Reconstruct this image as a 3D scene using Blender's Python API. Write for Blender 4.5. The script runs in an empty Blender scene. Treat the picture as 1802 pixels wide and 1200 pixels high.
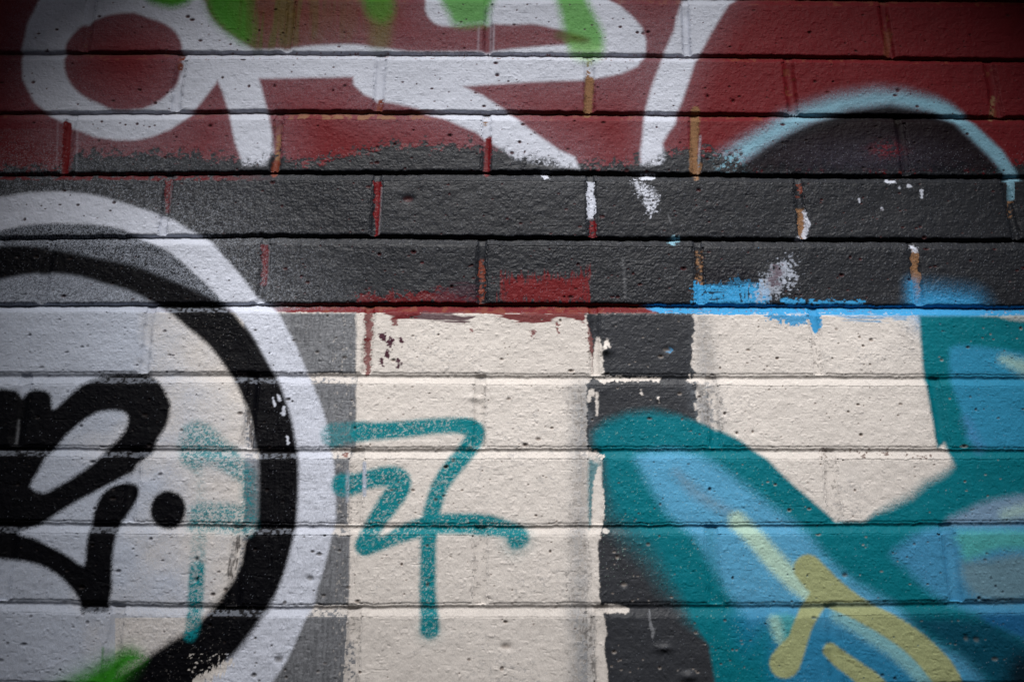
import bpy, math, random
import numpy as np
from mathutils import Vector
rng = np.random.default_rng(7)
random.seed(7)
S = bpy.context.scene
F32 = np.float32

# ------------------------------------------------------------------ camera
CAM_H, CAM_D, TILT, FPX = 1.35, 0.982, 0.3259, 1800.0     # height, distance to the wall (m), upward tilt, focal length in 1802ths
cd = bpy.data.cameras.new('camera'); cam = bpy.data.objects.new('camera', cd)
S.collection.objects.link(cam); S.camera = cam
cam.location = (0, -CAM_D, CAM_H)
cam.rotation_euler = (math.pi/2 + TILT, 0, 0)
cd.sensor_width = 36.0; cd.lens = 36.0*FPX/1802.0
cd.clip_start = 0.02; cd.clip_end = 500
cd.dof.use_dof = True; cd.dof.focus_distance = 1.02; cd.dof.aperture_fstop = 8.0

# ------------------------------------------------------------------ light
SUN_EL, SUN_AZ = 52.0, -2.0       # elevation, and degrees off the wall's normal (negative: from the left)
w = bpy.data.worlds.new('World'); S.world = w; w.use_nodes = True
nt = w.node_tree; bg = nt.nodes['Background']
sky = nt.nodes.new('ShaderNodeTexSky'); sky.sky_type = 'NISHITA'; sky.sun_disc = False
sky.sun_elevation = math.radians(SUN_EL); sky.sun_rotation = math.radians(180+SUN_AZ)
sky.dust_density = 3.0; sky.air_density = 1.0
nt.links.new(sky.outputs[0], bg.inputs[0]); bg.inputs[1].default_value = 0.07
sl = bpy.data.lights.new('sun', 'SUN'); so = bpy.data.objects.new('sun', sl); S.collection.objects.link(so)
sl.energy = 4.0; sl.angle = math.radians(17); sl.color = (1.0, 0.985, 0.972)
so.rotation_euler = (math.radians(90-SUN_EL), 0, math.radians(SUN_AZ))
so.location = (0, -3, 4)
S.view_settings.view_transform = 'Standard'; S.view_settings.look = 'None'
S.view_settings.exposure = 0.20; S.view_settings.gamma = 1.0
S.render.engine = 'CYCLES'
S.cycles.max_bounces = 5

# ------------------------------------------------------------------ wall sheet: world x, z of every grid point
ST, CT = math.sin(TILT), math.cos(TILT)
def z_of_v(v):            # wall height of a line v on the survey drawing (1802 x 1200 units)
    b = (600.0-v)/FPX
    return CAM_H + CAM_D*(b*CT+ST)/(CT-b*ST)
def depth_of_z(z): return CAM_D*CT + (z-CAM_H)*ST
def x_of(u, v): return (u-901.0)/FPX*depth_of_z(z_of_v(v))
STEP = 0.00064
def axis(lo, hi, out_lo, out_hi):
    a = list(np.arange(lo, hi, STEP))
    s, p = STEP, a[0]; L = []
    while p > out_lo:
        s = min(s*1.06, 0.003 if (lo-p) < 0.35 else 0.012); p -= s; L.append(p)
    s, p = STEP, a[-1]; R = []
    while p < out_hi:
        s = min(s*1.06, 0.003 if (p-hi) < 0.35 else 0.012); p += s; R.append(p)
    return np.array(L[::-1]+a+R, dtype=np.float64)
XH = 1.9
xs = axis(-0.615, 0.615, -XH, XH)
zs = axis(z_of_v(1215), z_of_v(-15), 0.02, 3.0)
NX, NZ = len(xs), len(zs)
X = np.broadcast_to(xs.astype(F32)[None, :], (NZ, NX)); Z = np.broadcast_to(zs.astype(F32)[:, None], (NZ, NX))
dep = depth_of_z(zs)
V1 = 600.0 - FPX*(-CAM_D*ST+(zs-CAM_H)*CT)/dep            # drawing line of each grid row
U = (901.0 + FPX*xs[None, :]/dep[:, None]).astype(F32)
V = np.broadcast_to(V1.astype(F32)[:, None], (NZ, NX))
print('grid', NX, NZ, NX*NZ)

# ------------------------------------------------------------------ noise
TAB = [rng.random((512, 512)).astype(F32) for _ in range(6)]
def vn(a, b, seed=0):
    t = TAB[seed % 6]; a = a+seed*37.3+800; b = b+seed*91.7+800
    ai = np.floor(a).astype(np.int32); bi = np.floor(b).astype(np.int32)
    fa = (a-ai).astype(F32); fb = (b-bi).astype(F32)
    fa = fa*fa*(3-2*fa); fb = fb*fb*(3-2*fb)
    a0 = ai & 511; a1 = (ai+1) & 511; b0 = bi & 511; b1 = (bi+1) & 511
    return (t[a0, b0]*(1-fa)+t[a1, b0]*fa)*(1-fb)+(t[a0, b1]*(1-fa)+t[a1, b1]*fa)*fb
def fb(a, b, o=3, seed=0):
    r = 0; s = 0; g = 1.0
    for i in range(o):
        r = r+g*vn(a*2**i, b*2**i, seed+i); s += g; g *= .55
    return r/s
def sstep(a, b, x):
    t = np.clip((x-a)/(b-a), 0, 1); return t*t*(3-2*t)
MM = 1000.0
XM, ZM = X*F32(MM), Z*F32(MM)
grain = rng.random((NZ, NX)).astype(F32)                   # the finest paint droplets
n_fine = fb(XM/1.6, ZM/1.6, 2, 1); n_mid = fb(XM/6, ZM/6, 3, 2); n_big = fb(XM/45, ZM/45, 3, 3)
n_vert = fb(XM/1.7+(n_mid-.5)*1.2, ZM/13, 3, 4); n_rag = fb(XM/2.6, ZM/2.0, 3, 5); n_hor = fb(XM/16, ZM/1.4, 2, 0)

# ------------------------------------------------------------------ brick courses, measured in the drawing
MU = [0, 450, 900, 1400, 1802]
LOW = [[-12, -11, -9, -6, -2], [90, 91, 94, 98, 104], [196.5, 194, 195.6, 200, 205], [305, 301.6, 300.5, 307, 309], [416, 412, 416, 419, 420],
       [534, 533, 533, 535.5, 538], [656, 655, 659, 659, 660.5], [784, 788, 787, 787, 788], [916, 921, 922.7, 920, 916], [1054.5, 1065, 1061.5, 1061, 1054.5],
       [1199, 1208, 1208, 1206, 1199]]
TOP = [[1, 3, 7, 10, 14], [107, 105, 105, 110, 114], [210, 210, 212, 213, 219], [317, 318, 318, 322, 323], [431.5, 429, 432, 435.6, 438],
       [549, 549.5, 552, 553.6, 556], [675.7, 674, 677, 678.5, 680], [802, 807, 807.5, 807.5, 807.5], [936.6, 941, 941, 939, 938], [1075, 1085, 1085, 1083.6, 1078],
       [1222, 1231, 1231, 1229, 1222]]
PERP = {1: [155, 508, 858, 1208, 1561], 2: [312, 667, 1036, 1392, 1747], 3: [120, 487, 856, 1224, 1588], 4: [290, 661, 1040, 1410, 1780],
        5: [80, 462, 848, 1231, 1612], 6: [258, 647, 1046, 1437], 7: [35, 438, 845, 1256, 1654], 8: [230, 626, 1050, 1466],
        9: [10, 415, 845, 1256, 1675], 10: [198, 620, 1060, 1470]}
PW = {1: 15, 2: 19, 3: 17, 4: 16, 5: 17, 6: 18, 7: 22, 8: 26, 9: 26, 10: 27}
def curve(vals):
    px = [x_of(u, v) for u, v in zip(MU, vals)]; pz = [z_of_v(v) for v in vals]
    return np.interp(xs, px, pz)
lowc = {k: curve(LOW[k]) for k in range(11)}; topc = {k: curve(TOP[k]) for k in range(11)}
for k in range(11, 47): lowc[k] = lowc[10]-.075*(k-10); topc[k] = topc[10]-.075*(k-10)
for k in range(-1, -47, -1): lowc[k] = lowc[0]-.075*k; topc[k] = topc[0]-.075*k
PITCH = 0.225
perp = {}
for k in range(-44, 45):
    if k in PERP:
        vm = (TOP[k-1][2]+LOW[k][2])/2
        p = [x_of(u, vm) for u in PERP[k]]; wdt = PW[k]/FPX*depth_of_z(z_of_v(vm))
    else:
        base = PERP[1 if k % 2 else 2]
        p = [x_of(u, 150) for u in base]; wdt = 0.010
    while p[0] > -XH: p.insert(0, p[0]-PITCH+random.uniform(-.002, .002))
    while p[-1] < XH: p.append(p[-1]+PITCH+random.uniform(-.002, .002))
    perp[k] = (np.array(p), wdt)
Hh = np.full((NZ, NX), 0, F32)            # relief, metres towards the street
joint = np.zeros((NZ, NX), F32)           # 1 in mortar
under = np.zeros((NZ, NX), F32)           # 1 just beneath a brick's lower edge
perpm = np.zeros((NZ, NX), F32)
rowid = np.zeros((NZ, NX), np.int16)
pedge = np.zeros((NZ, NX), F32)            # the arris beside an upright joint
texa = np.ones((NZ, NX), F32)             # how coarse each brick's face is
R = 0.0026
wob = lambda s, a: ((fb(xs*MM/9, np.full(NX, s*3.1), 3, 1)-.5)*2*a).astype(F32)
for k in range(-44, 45):
    zt = topc[k-1].astype(F32)+wob(k, .0011); zb = lowc[k].astype(F32)+wob(k+60, .0011)
    znext = topc[k].astype(F32)+wob(k+1, .0011)
    i0 = np.searchsorted(zs, znext.min()-.002); i1 = np.searchsorted(zs, zt.max()+.002)
    if i1 <= i0: continue
    sl_ = slice(i0, i1); z = Z[sl_]
    inrow = (z <= zt) & (z >= zb); inbed = (z < zb) & (z >= znext)
    P, wd = perp[k]
    cen = P; d = np.full((i1-i0, NX), 9, F32); 
    idx = np.clip(np.searchsorted(P, xs), 1, len(P)-1)
    near = np.where(np.abs(xs-P[idx-1]) < np.abs(xs-P[idx]), idx-1, idx)
    dr = np.array([random.uniform(.5, 1.1)+(.2 if k in (3, 4, 5) else .3) for _ in P]); lean = np.array([random.uniform(-.02, .02) for _ in P])
    ex = (fb(z*MM/8, X[sl_]*0+near[None, :]*5.3, 2, 3)-.5)*.0022
    dx = X[sl_]-P[near][None, :].astype(F32)-lean[near][None, :].astype(F32)*(z-zb)+ex
    dpr = np.abs(dx)-F32(wd/2)                                  # >0 inside brick
    bi = near+(xs > P[near])                                     # which brick of the course
    br = np.random.default_rng(k+500).random((len(P)+2, 4))
    off = (br[bi, 0]-.5)*.0008; tlt = (br[bi, 1]-.5)*.012; tlx = (br[bi, 2]-.5)*.006
    e = np.minimum(z-zb, dpr); et = np.clip(1-(zt-z)/.0018, 0, 1)
    q = np.clip(1-e/(R if k < 6 else .0020), 0, 1)
    rnd = (-R*(1-np.sqrt(np.maximum(1-q*q, 0)))*.8 if k < 6 else -.0009*q*q*(3-2*q))-.0005*et*et
    face = rnd+off[None, :]+tlt[None, :]*(z-(zt+zb)/2)
    pd = dr[near][None, :]*.0034
    pd = .0026+(pd*(.85 if k >= 6 else 1)-.0026)*sstep(0, .016, zt-z)
    pj = -pd*(1-np.clip(np.abs(dx)/(wd/2), 0, 1)**(2.2 if k >= 6 else 3)*.9)-.0002
    hrow = np.where(dpr > 0, face, pj).astype(F32)
    s = np.clip((zb-z)/np.maximum(zb-znext, 1e-4), 0, 1)
    bd = .0054 if k < 6 else .0037          # the joints of the upper courses are raked deeper
    f0 = .42 if k >= 6 else .13
    hb = -.0001-(.0008 if k >= 6 else .0017)*np.clip(1-s/f0, 0, 1)-bd*(1-s)**.95*sstep(0, f0, s)
    P2, wd2 = perp[min(k+1, 44)]; ix2 = np.clip(np.searchsorted(P2, xs), 1, len(P2)-1)
    dn = np.minimum(np.abs(xs-P2[ix2-1]), np.abs(xs-P2[ix2]))/(wd2/2)
    hb = hb-.0024*(1-np.clip(dn, 0, 1)**5)[None, :]*s**.7
    pedge[sl_] = np.where(inrow, np.clip(1-np.abs(dpr)/.0016, 0, 1), pedge[sl_])
    texa[sl_] = np.where(inrow, (.35+1.1*br[bi, 3])[None, :], texa[sl_])
    Hh[sl_] = np.where(inrow, hrow, np.where(inbed, hb, Hh[sl_]))
    joint[sl_] = np.where(inbed | (inrow & (dpr <= 0)), 1, joint[sl_])
    perpm[sl_] = np.where(inrow & (dpr <= 0.0004), 1, perpm[sl_])
    under[sl_] = np.where(inbed, np.clip(1-s*2.2, 0, 1), under[sl_])
    rowid[sl_] = np.where(inrow | inbed, k, rowid[sl_])
brick = 1-joint
# undulation, drag marks, orange peel, crust in the mortar
Hh += (n_big-.5)*.0018+(n_mid-.5)*.0006*(.5+.8*brick)+(n_fine-.5)*(.00022+.00016*((V > 300) & (V < 545)))*texa*(.5+n_big)+(n_hor-.5)*.00014*brick*texa
lump = np.clip(fb(XM/3.4, ZM/3.0, 2, 3)-.66, 0, 1)*.0016; Hh += lump
drag = np.clip(.26-fb(XM/7+ZM/9, ZM/2.2, 2, 4), 0, 1)*.0022*brick; Hh -= drag
ridg = ((U > 470) & (U < 627) & (V > 548))*1.0+.5*((U > 300) & (U < 700) & (V > 318) & (V < 534)); Hh += ((n_vert-.5)*.0011*ridg*brick).astype(F32)
# pits
pit = np.zeros((NZ, NX), F32)
npit = 4800
for _ in range(npit):
    px_, pz_ = rng.uniform(-.75, .75), rng.uniform(zs[0]+.6, 2.25)
    if not (zs[0] < pz_ < zs[-1]): continue
    r = .00075+.0014*rng.random()**4; a = rng.uniform(.8, 1.9); dpt = r*rng.uniform(.5, 1.0)
    j0, j1 = np.searchsorted(xs, [px_-r*a*1.3, px_+r*a*1.3]); i0, i1 = np.searchsorted(zs, [pz_-r*1.3, pz_+r*1.3])
    if j1-j0 < 1 or i1-i0 < 1: continue
    dd = np.sqrt(((X[i0:i1, j0:j1]-px_)/(r*a))**2+((Z[i0:i1, j0:j1]-pz_)/r)**2)
    m = np.clip(1.15-dd, 0, 1)*brick[i0:i1, j0:j1]
    Hh[i0:i1, j0:j1] -= m*dpt; pit[i0:i1, j0:j1] = np.maximum(pit[i0:i1, j0:j1], np.clip(m*1.6, 0, 1))
# a few named blemishes: (u, v, radius in drawing units, + lump / - hole)
def blem(u, v, r, h, a=1.0):
    x, z = x_of(u, v), z_of_v(v); s = r/FPX
    i0, i1 = np.searchsorted(zs, [z-3*s, z+3*s]); j0, j1 = np.searchsorted(xs, [x-3*s*a, x+3*s*a])
    dd = ((X[i0:i1, j0:j1]-x)/(s*a))**2+((Z[i0:i1, j0:j1]-z)/s)**2
    g = np.exp(-dd); Hh[i0:i1, j0:j1] += h*g
    if h < 0: pit[i0:i1, j0:j1] = np.maximum(pit[i0:i1, j0:j1], np.clip(g*1.4-.4, 0, 1))
for b in [(1066, 617, 9, .0035, 1.3), (1175, 615, 5, -.002, 1.8), (718, 350, 7, -.0022, 1.5), (1245, 170, 4, -.002, .8), (1290, 178, 4, -.002, 1),
          (483, 152, 4, -.0018, .6), (586, 160, 3, -.0018, .5), (370, 222, 4, -.002, 1), (1158, 703, 5, .0018, .8), (545, 1017, 5, -.0016, 1.3),
          (890, 1137, 5, -.0015, 2), (490, 1160, 6, -.0015, 1.4), (752, 1030, 4, -.002, .8), (1487, 1012, 4, -.0016, 1.4), (1580, 160, 4, -.0018, 1),
          (1098, 1028, 4, -.0016, 1.5), (1700, 1123, 5, -.0018, 1), (1718, 1125, 5, -.0018, 1.2), (1455, 1140, 5, .0012, 2), (1170, 1140, 6, .0022, 2.2), (1212, 1190, 8, .003, 1.6),
          (346, 984, 4, -.002, 1), (346, 1020, 4, -.002, 1), (840, 700, 6, .0016, 3), (1275, 728, 3, -.0018, 1), (1297, 762, 3, -.0018, .8), (1325, 760, 3, -.0018, .7)]:
    blem(*b)

# ------------------------------------------------------------------ paint
def lin(c):
    c = np.array(c, float)/255; return np.where(c <= .04045, c/12.92, ((c+.055)/1.055)**2.4).astype(F32)
COL = {'maroon': lin((106, 19, 27)), 'cream': lin((217, 210, 204)), 'charcoal': lin((38, 40, 45)), 'white': lin((204, 209, 223)),
       'black': lin((3, 3, 8)), 'dome': lin((16, 14, 24)), 'teal': lin((0, 112, 126)), 'tag': lin((10, 124, 134)), 'blue': lin((86, 158, 196)), 'deepblue': lin((28, 118, 160)),
       'sky': lin((128, 174, 194)), 'olive': lin((160, 167, 122)), 'pale': lin((176, 208, 192)), 'green': lin((72, 148, 44)),
       'olivegreen': lin((92, 66, 26)), 'tan': lin((138, 104, 76)), 'rust': lin((118, 58, 42)), 'bright': lin((56, 152, 208)), 'red': lin((104, 16, 22)),
       'grey': lin((122, 124, 129)), 'lilac': lin((180, 188, 204)), 'dirt': lin((44, 36, 34)), 'plum': lin((70, 34, 48)), 'navy': lin((8, 60, 84)), 'greenish': lin((80, 170, 160))}
paint = np.empty((NZ, NX, 3), F32); paint[:] = COL['tan']
LABS = ['bare_mortar']; lab = np.zeros((NZ, NX), np.uint8)
def lid(n):
    if n not in LABS: LABS.append(n)
    return LABS.index(n)
FULL = (slice(0, NZ), slice(0, NX))
def box(u0, v0, u1, v1):
    i = np.where((V1 >= v0) & (V1 <= v1))[0]
    if len(i) == 0: return None
    i0, i1 = i[0], i[-1]+1; dd = (dep[i0], dep[i1-1])
    lo = min((u0-901)/FPX*q for q in dd); hi = max((u1-901)/FPX*q for q in dd)
    j0, j1 = np.searchsorted(xs, [lo, hi])
    return (slice(i0, i1), slice(j0, j1)) if j1 > j0 else None
def put(sl_, cov, colour, label=None, solid=None, low=0.0):
    """lay paint; low: how much the sheltered top of the joints is missed"""
    cov = np.clip(cov, 0, 1)
    if low: cov = cov*(1-low*np.clip(under[sl_]*1.5, 0, 1))
    c = COL[colour] if isinstance(colour, str) else colour
    paint[sl_] += (c-paint[sl_])*cov[..., None]
    if label:
        m = (cov if solid is None else solid) > .5
        a = lab[sl_]; a[m] = lid(label); lab[sl_] = a
def smooth(pts, n=3, closed=True):
    P = np.array(pts, float); m = len(P); out = []
    rngi = range(m) if closed else range(m-1)
    for i in rngi:
        if closed: p0, p1, p2, p3 = P[i-1], P[i], P[(i+1) % m], P[(i+2) % m]
        else: p0, p1, p2, p3 = P[max(i-1, 0)], P[i], P[i+1], P[min(i+2, m-1)]
        for j in range(n):
            t = j/n
            out.append(.5*((2*p1)+(-p0+p2)*t+(2*p0-5*p1+4*p2-p3)*t*t+(-p0+3*p1-3*p2+p3)*t**3))
    if not closed: out.append(P[-1])
    return np.array(out)
def sd_poly(pts, pad=30, n=3, sm=True):
    P = smooth(pts, n) if sm else np.array(pts, float)
    sl_ = box(P[:, 0].min()-pad, P[:, 1].min()-pad, P[:, 0].max()+pad, P[:, 1].max()+pad)
    u, v = U[sl_], V[sl_]; d2 = np.full(u.shape, 1e9, F32); ins = np.zeros(u.shape, bool)
    for a, b in zip(P, np.roll(P, -1, 0)):
        a = a.astype(F32); e = (b-a).astype(F32); L = float(e@e)
        if L < 1e-6: continue
        wx, wy = u-a[0], v-a[1]; t = np.clip((wx*e[0]+wy*e[1])/F32(L), 0, 1)
        d2 = np.minimum(d2, (wx-t*e[0])**2+(wy-t*e[1])**2)
        c = (a[1] <= v) != (b[1] <= v)
        if abs(e[1]) > 1e-6: ins ^= c & (u < a[0]+(v-a[1])*e[0]/e[1])
    d = np.sqrt(d2); return sl_, np.where(ins, -d, d)
def sd_stroke(pts, pad=30, n=5):
    P = smooth([p if len(p) == 3 else (*p, 10) for p in pts], n, False)
    r = P[:, 2].max()
    sl_ = box(P[:, 0].min()-pad-r, P[:, 1].min()-pad-r, P[:, 0].max()+pad+r, P[:, 1].max()+pad+r)
    u, v = U[sl_], V[sl_]; dm = np.full(u.shape, 1e9, F32)
    for a, b in zip(P[:-1], P[1:]):
        e = b[:2]-a[:2]; L = max(float(e@e), 1e-6)
        wx, wy = u-F32(a[0]), v-F32(a[1]); t = np.clip((wx*F32(e[0])+wy*F32(e[1]))/F32(L), 0, 1)
        dm = np.minimum(dm, np.sqrt((wx-t*F32(e[0]))**2+(wy-t*F32(e[1]))**2)-(F32(a[2])+t*F32(b[2]-a[2])))
    return sl_, dm
def spray(shape, colour, label=None, soft=5, gr=.9, low=.0, op=1.0, pits=.55, speck=0.0):
    """aerosol: soft edge broken into droplets, misses the deepest pits"""
    sl_, d = shape
    if np.isscalar(soft): s = soft
    else: s = soft[0]+(soft[1]-soft[0])*np.clip((U[sl_]-soft[2])/(soft[3]-soft[2]), 0, 1)
    base = sstep(s, -s, d)
    g = (grain[sl_]*.6+n_fine[sl_]*.4)-.5
    c = np.clip(base+g*gr*4*base*(1-base), 0, 1)*op
    if speck: c = c*(1-speck*1.5*sstep(.54, .66, grain[sl_]*.25+n_fine[sl_]*.45+n_rag[sl_]*.3))
    c = c*(1-pits*pit[sl_])
    put(sl_, c, colour, label, base*(op > .55), low)
def mist(shape, colour, reach, op, power=1.5, gr=1.0, mask=None):
    """overspray fading away from a shape"""
    sl_, d = shape; f = np.clip(1-np.maximum(d, 0)/reach, 0, 1)**power*op
    c = np.where(grain[sl_] < f*1.6, np.minimum(f*1.6*(.5+.5*gr), 1)*.55+f*.4, f*.45)
    put(sl_, c*(mask[sl_] if mask is not None else 1), colour)
def brush(shape, colour, label=None, rag=6, noise=None, low=.35, op=1.0, pits=.8, sharp=1.6):
    sl_, d = shape; nz = (n_rag if noise is None else noise)[sl_]-.5
    dd = d+nz*rag*2.6
    c = sstep(sharp, -sharp, dd)*(1-pits*pit[sl_])*op
    put(sl_, c, colour, label, sstep(2, -2, d)*(op > .55), low)

# --- fields
tv = V+(n_big-.5)*8
f_maroon = sstep(560, 552, tv)
put(FULL, f_maroon, 'maroon', 'red_paint_field', f_maroon, low=.25)
m = sstep(.72, .80, n_mid+joint*.16-.05)*joint*(V < 560); put(FULL, m*.8, 'rust')
f_cream = sstep(548, 551, V+(n_rag-.5)*7)
put(FULL, f_cream*(1-.35*pit), 'cream', 'cream_paint_field', sstep(548, 551, V))
put(FULL, pedge*(V > 545)*sstep(.40, .6, n_rag*.6+n_mid*.4)*.2, 'grey'); put(FULL, perpm*(V > 545)*sstep(.62, .7, n_rag)*.45, 'dirt')
dk = np.clip(.38-n_rag, 0, 1)*5*sstep(.5, .8, n_big); put(FULL, np.clip(dk, 0, .35)*(V > 545), 'grey')
# charcoal band: rows 4-5, the ragged foot of row 3
edge = np.interp(U, [-2000, 0, 125, 135, 300, 420, 500, 520, 560, 640, 700, 850, 862, 940, 1050, 1100, 1160, 1240, 1300, 1330, 4000],
                 [290, 296, 297, 272, 268, 276, 272, 286, 282, 262, 252, 254, 262, 268, 292, 288, 268, 262, 276, 292, 292]).astype(F32)
rag3 = edge+(n_rag-.5)*34+(n_vert-.5)*12+(n_mid-.5)*34
band = sstep(-5, 5, V-rag3)*sstep(3, -1, V-(533+(n_rag-.5)*8+ (V*0)))
rowb = (rowid == 4) | (rowid == 5)
band = np.where(rowb & (V < 540), np.maximum(band, 1), band)*(V < 552)
bedF = (rowid == 5) & (joint > 0) & (perpm < .5) & (V > 528)
band = np.where(bedF, band*sstep(470, 560, 1000-U), band)
# bare, red, white or tan mortar left in the band's upright joints
keep = np.zeros((NZ, NX), F32)
cb = band*(1-.5*pit)
pm = (perpm > 0)
def in_perp(u, v0, v1, du=22): return pm & (np.abs(U-u) < du) & (V > v0) & (V < v1)
solid_band = cb.copy()
cols = []
for (u, v0, v1, c, thin) in [(293, 310, 372, 'red', 0), (662, 310, 420, 'red', 0), (462, 428, 500, 'red', 0), (848, 455, 540, 'rust', 1), (80, 434, 534, 'dome', 0),
                        (1040, 310, 384, 'white', 0), (1040, 384, 420, 'red', 1), (1410, 366, 420, 'tan', 0), (1408, 320, 346, 'rust', 2), (1231, 440, 534, 'dirt', 0), (1231, 440, 534, 'tan', 2),
                        (1612, 430, 540, 'tan', 0), (1780, 350, 380, 'tan', 2)]:
    cols.append((u, v0, v1, c, thin))
put(FULL, cb, 'charcoal', 'charcoal_paint_band', sstep(-2, 2, V-edge)*(V < 534), low=0)
for (u, v0, v1, c, thin) in cols:
    s_ = box(u-26, v0-4, u+26, v1+4)
    a = (pm[s_] & (np.abs(U[s_]-u-(3 if c == 'red' else 0)-(n_mid[s_]-.5)*10) < (5.5 if thin else 6.5 if c == 'red' else 7.5)))*sstep(v0-3, v0+3, V[s_])*sstep(v1+3, v1-3, V[s_])  # red shifted right; charcoal beside it imitates shade in the joint
    th = {0: .30, 1: .46, 2: .56}[thin]
    a = a*sstep(th-.06, th+.06, n_rag[s_])
    put(s_, a, c, 'bare_mortar#%d' % u if c == 'tan' and thin == 0 else None, a)
# pale grey line along the arris right of the red joints
for u, v0, v1 in [(301, 316, 418), (672, 330, 412), (474, 432, 528), (97, 436, 480)]:
    spray(sd_stroke([(u, v0, 1.6), (u-5, v1, 1.6)], 8), 'grey', soft=2.2, op=.7)

# --- red and blue in the bed under the band
def bedmask(k): return ((rowid == k) & (joint > 0) & (perpm < .5)).astype(F32)
bf = bedmask(5)
redbed = bf*sstep(520, 600, U+(n_mid-.5)*40)*sstep(1146, 1136, U+(n_rag-.5)*14-(V-542)*2)
put(FULL, redbed*(.6+.4*n_rag), 'red', 'red_joint_line', redbed); put(FULL, redbed*sstep(.5, .66, n_mid)*.75, 'rust')
put(FULL, bf*sstep(170, 300, U)*sstep(280, 240, U)*sstep(.45, .55, n_rag)*.8, 'red')
blubed = bf*sstep(1136, 1146, U+(n_rag-.5)*14-(V-542)*2)
put(FULL, blubed*(1-.5*sstep(.62, .7, n_rag)), 'bright', 'blue_joint_line', blubed)
put(FULL, bf*sstep(520, 440, U)*(.45+.4*n_rag), 'lilac')
# red scrapes on the band's foot and on the cream's head
brush(sd_poly([(883, 486), (905, 490), (950, 484), (1000, 490), (1034, 478), (1037, 533), (883, 533)], sm=False), 'red', 'red_scrape#1', 22, n_vert*.6+n_rag*.3+n_mid*.1, low=0, pits=.3, sharp=7)
brush(sd_poly([(632, 520), (660, 516), (700, 520), (760, 512), (835, 524), (838, 534), (622, 534)], sm=False), 'red', None, 22, n_rag*.6+n_mid*.4, low=0, pits=.3, op=.8, sharp=4)
brush(sd_poly([(760, 505), (836, 500), (836, 532), (770, 532)], sm=False), 'plum', None, 12, n_hor, low=0, op=.5)
brush(sd_poly([(672, 551), (760, 551), (836, 556), (826, 566), (800, 570), (760, 563), (720, 560), (690, 558)], sm=False), 'plum', 'plum_brush_smear', 6, n_hor, low=0, op=.9)
brush(sd_poly([(672, 550), (740, 550), (730, 556), (690, 560)], sm=False), 'red', None, 6, n_hor, low=0, op=.9)
brush(sd_poly([(868, 551), (1030, 551), (1028, 570), (990, 560), (950, 569), (905, 563)], sm=False), 'red', 'red_scrape#2', 5, n_hor, low=0, op=.95)
for u, v, h, ww in [(981, 566, 20, 2), (648, 556, 40, 7), (646, 600, 55, 6), (1042, 556, 60, 8), (1047, 620, 40, 5), (694, 562, 8, 4), (938, 586, 4, 3), (830, 580, 3, 3)]:
    brush(sd_stroke([(u, v, ww), (u+1, v+h, ww*.7)], 12), 'red', None, 5, n_rag, low=0, op=.85)
for u, v, r_ in [(674, 591, 5), (686, 600, 7), (707, 598, 5), (681, 620, 3), (700, 636, 4), (672, 634, 3)]:
    brush(sd_stroke([(u, v, r_), (u+1, v+7, r_*.6)], 12), 'plum', None, 6, n_rag, low=0)
# blue scrape, grey smear and blue drips
brush(sd_poly([(1221, 496), (1260, 500), (1300, 492), (1345, 498), (1356, 520), (1350, 540), (1221, 540)], sm=False), 'bright', 'blue_scrape', 14, n_vert*.45+n_rag*.35+n_hor*.2, low=0, pits=.9)
sl_ = box(1236, 496, 1345, 532); put(sl_, (np.minimum(n_hor, n_vert)[sl_] < .33)*sstep(.40, .46, n_rag[sl_])*.85, 'dome')
brush(sd_poly([(1240, 470), (1330, 470), (1330, 500), (1240, 500)], sm=False), 'dome', None, 9, n_rag, low=0, op=.6)
brush(sd_stroke([(1375, 480, 16), (1352, 505, 18), (1338, 520, 10)], 30), 'lilac', 'grey_smear', 26, n_vert*.4+n_rag*.6, low=0, pits=.6, op=.62, sharp=4)
brush(sd_stroke([(1388, 466, 8), (1390, 492, 8)], 20), 'lilac', None, 22, n_rag, low=0, op=.6, sharp=3)
brush(sd_stroke([(1368, 476, 8), (1362, 496, 7)], 20), 'plum', None, 12, n_rag, low=0, op=.7)
brush(sd_poly([(1345, 551), (1430, 551), (1420, 570), (1400, 575), (1380, 566), (1350, 562)], sm=False), 'bright', None, 9, n_rag, low=0, op=.95)
brush(sd_stroke([(1434, 552, 10), (1437, 572, 8), (1438, 582, 3)], 14), 'bright', 'blue_scrape#2', 3, n_rag, low=0)
brush(sd_poly([(1456, 551), (1600, 551), (1590, 560), (1500, 562)], sm=False), 'bright', None, 9, n_hor, low=0, op=.6)
brush(sd_stroke([(1378, 530, 5), (1440, 532, 3), (1500, 533, 4), (1520, 530, 2)], 14), 'bright', None, 7, n_rag, low=0)
mist(sd_stroke([(1640, 545, 6), (1700, 552, 6)], 90), 'bright', 62, .95, 1.4)
mist(sd_stroke([(1606, 500, 2), (1612, 540, 4)], 60), 'bright', 26, .6)
# worn foot of the white letters and small chips come later

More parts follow.
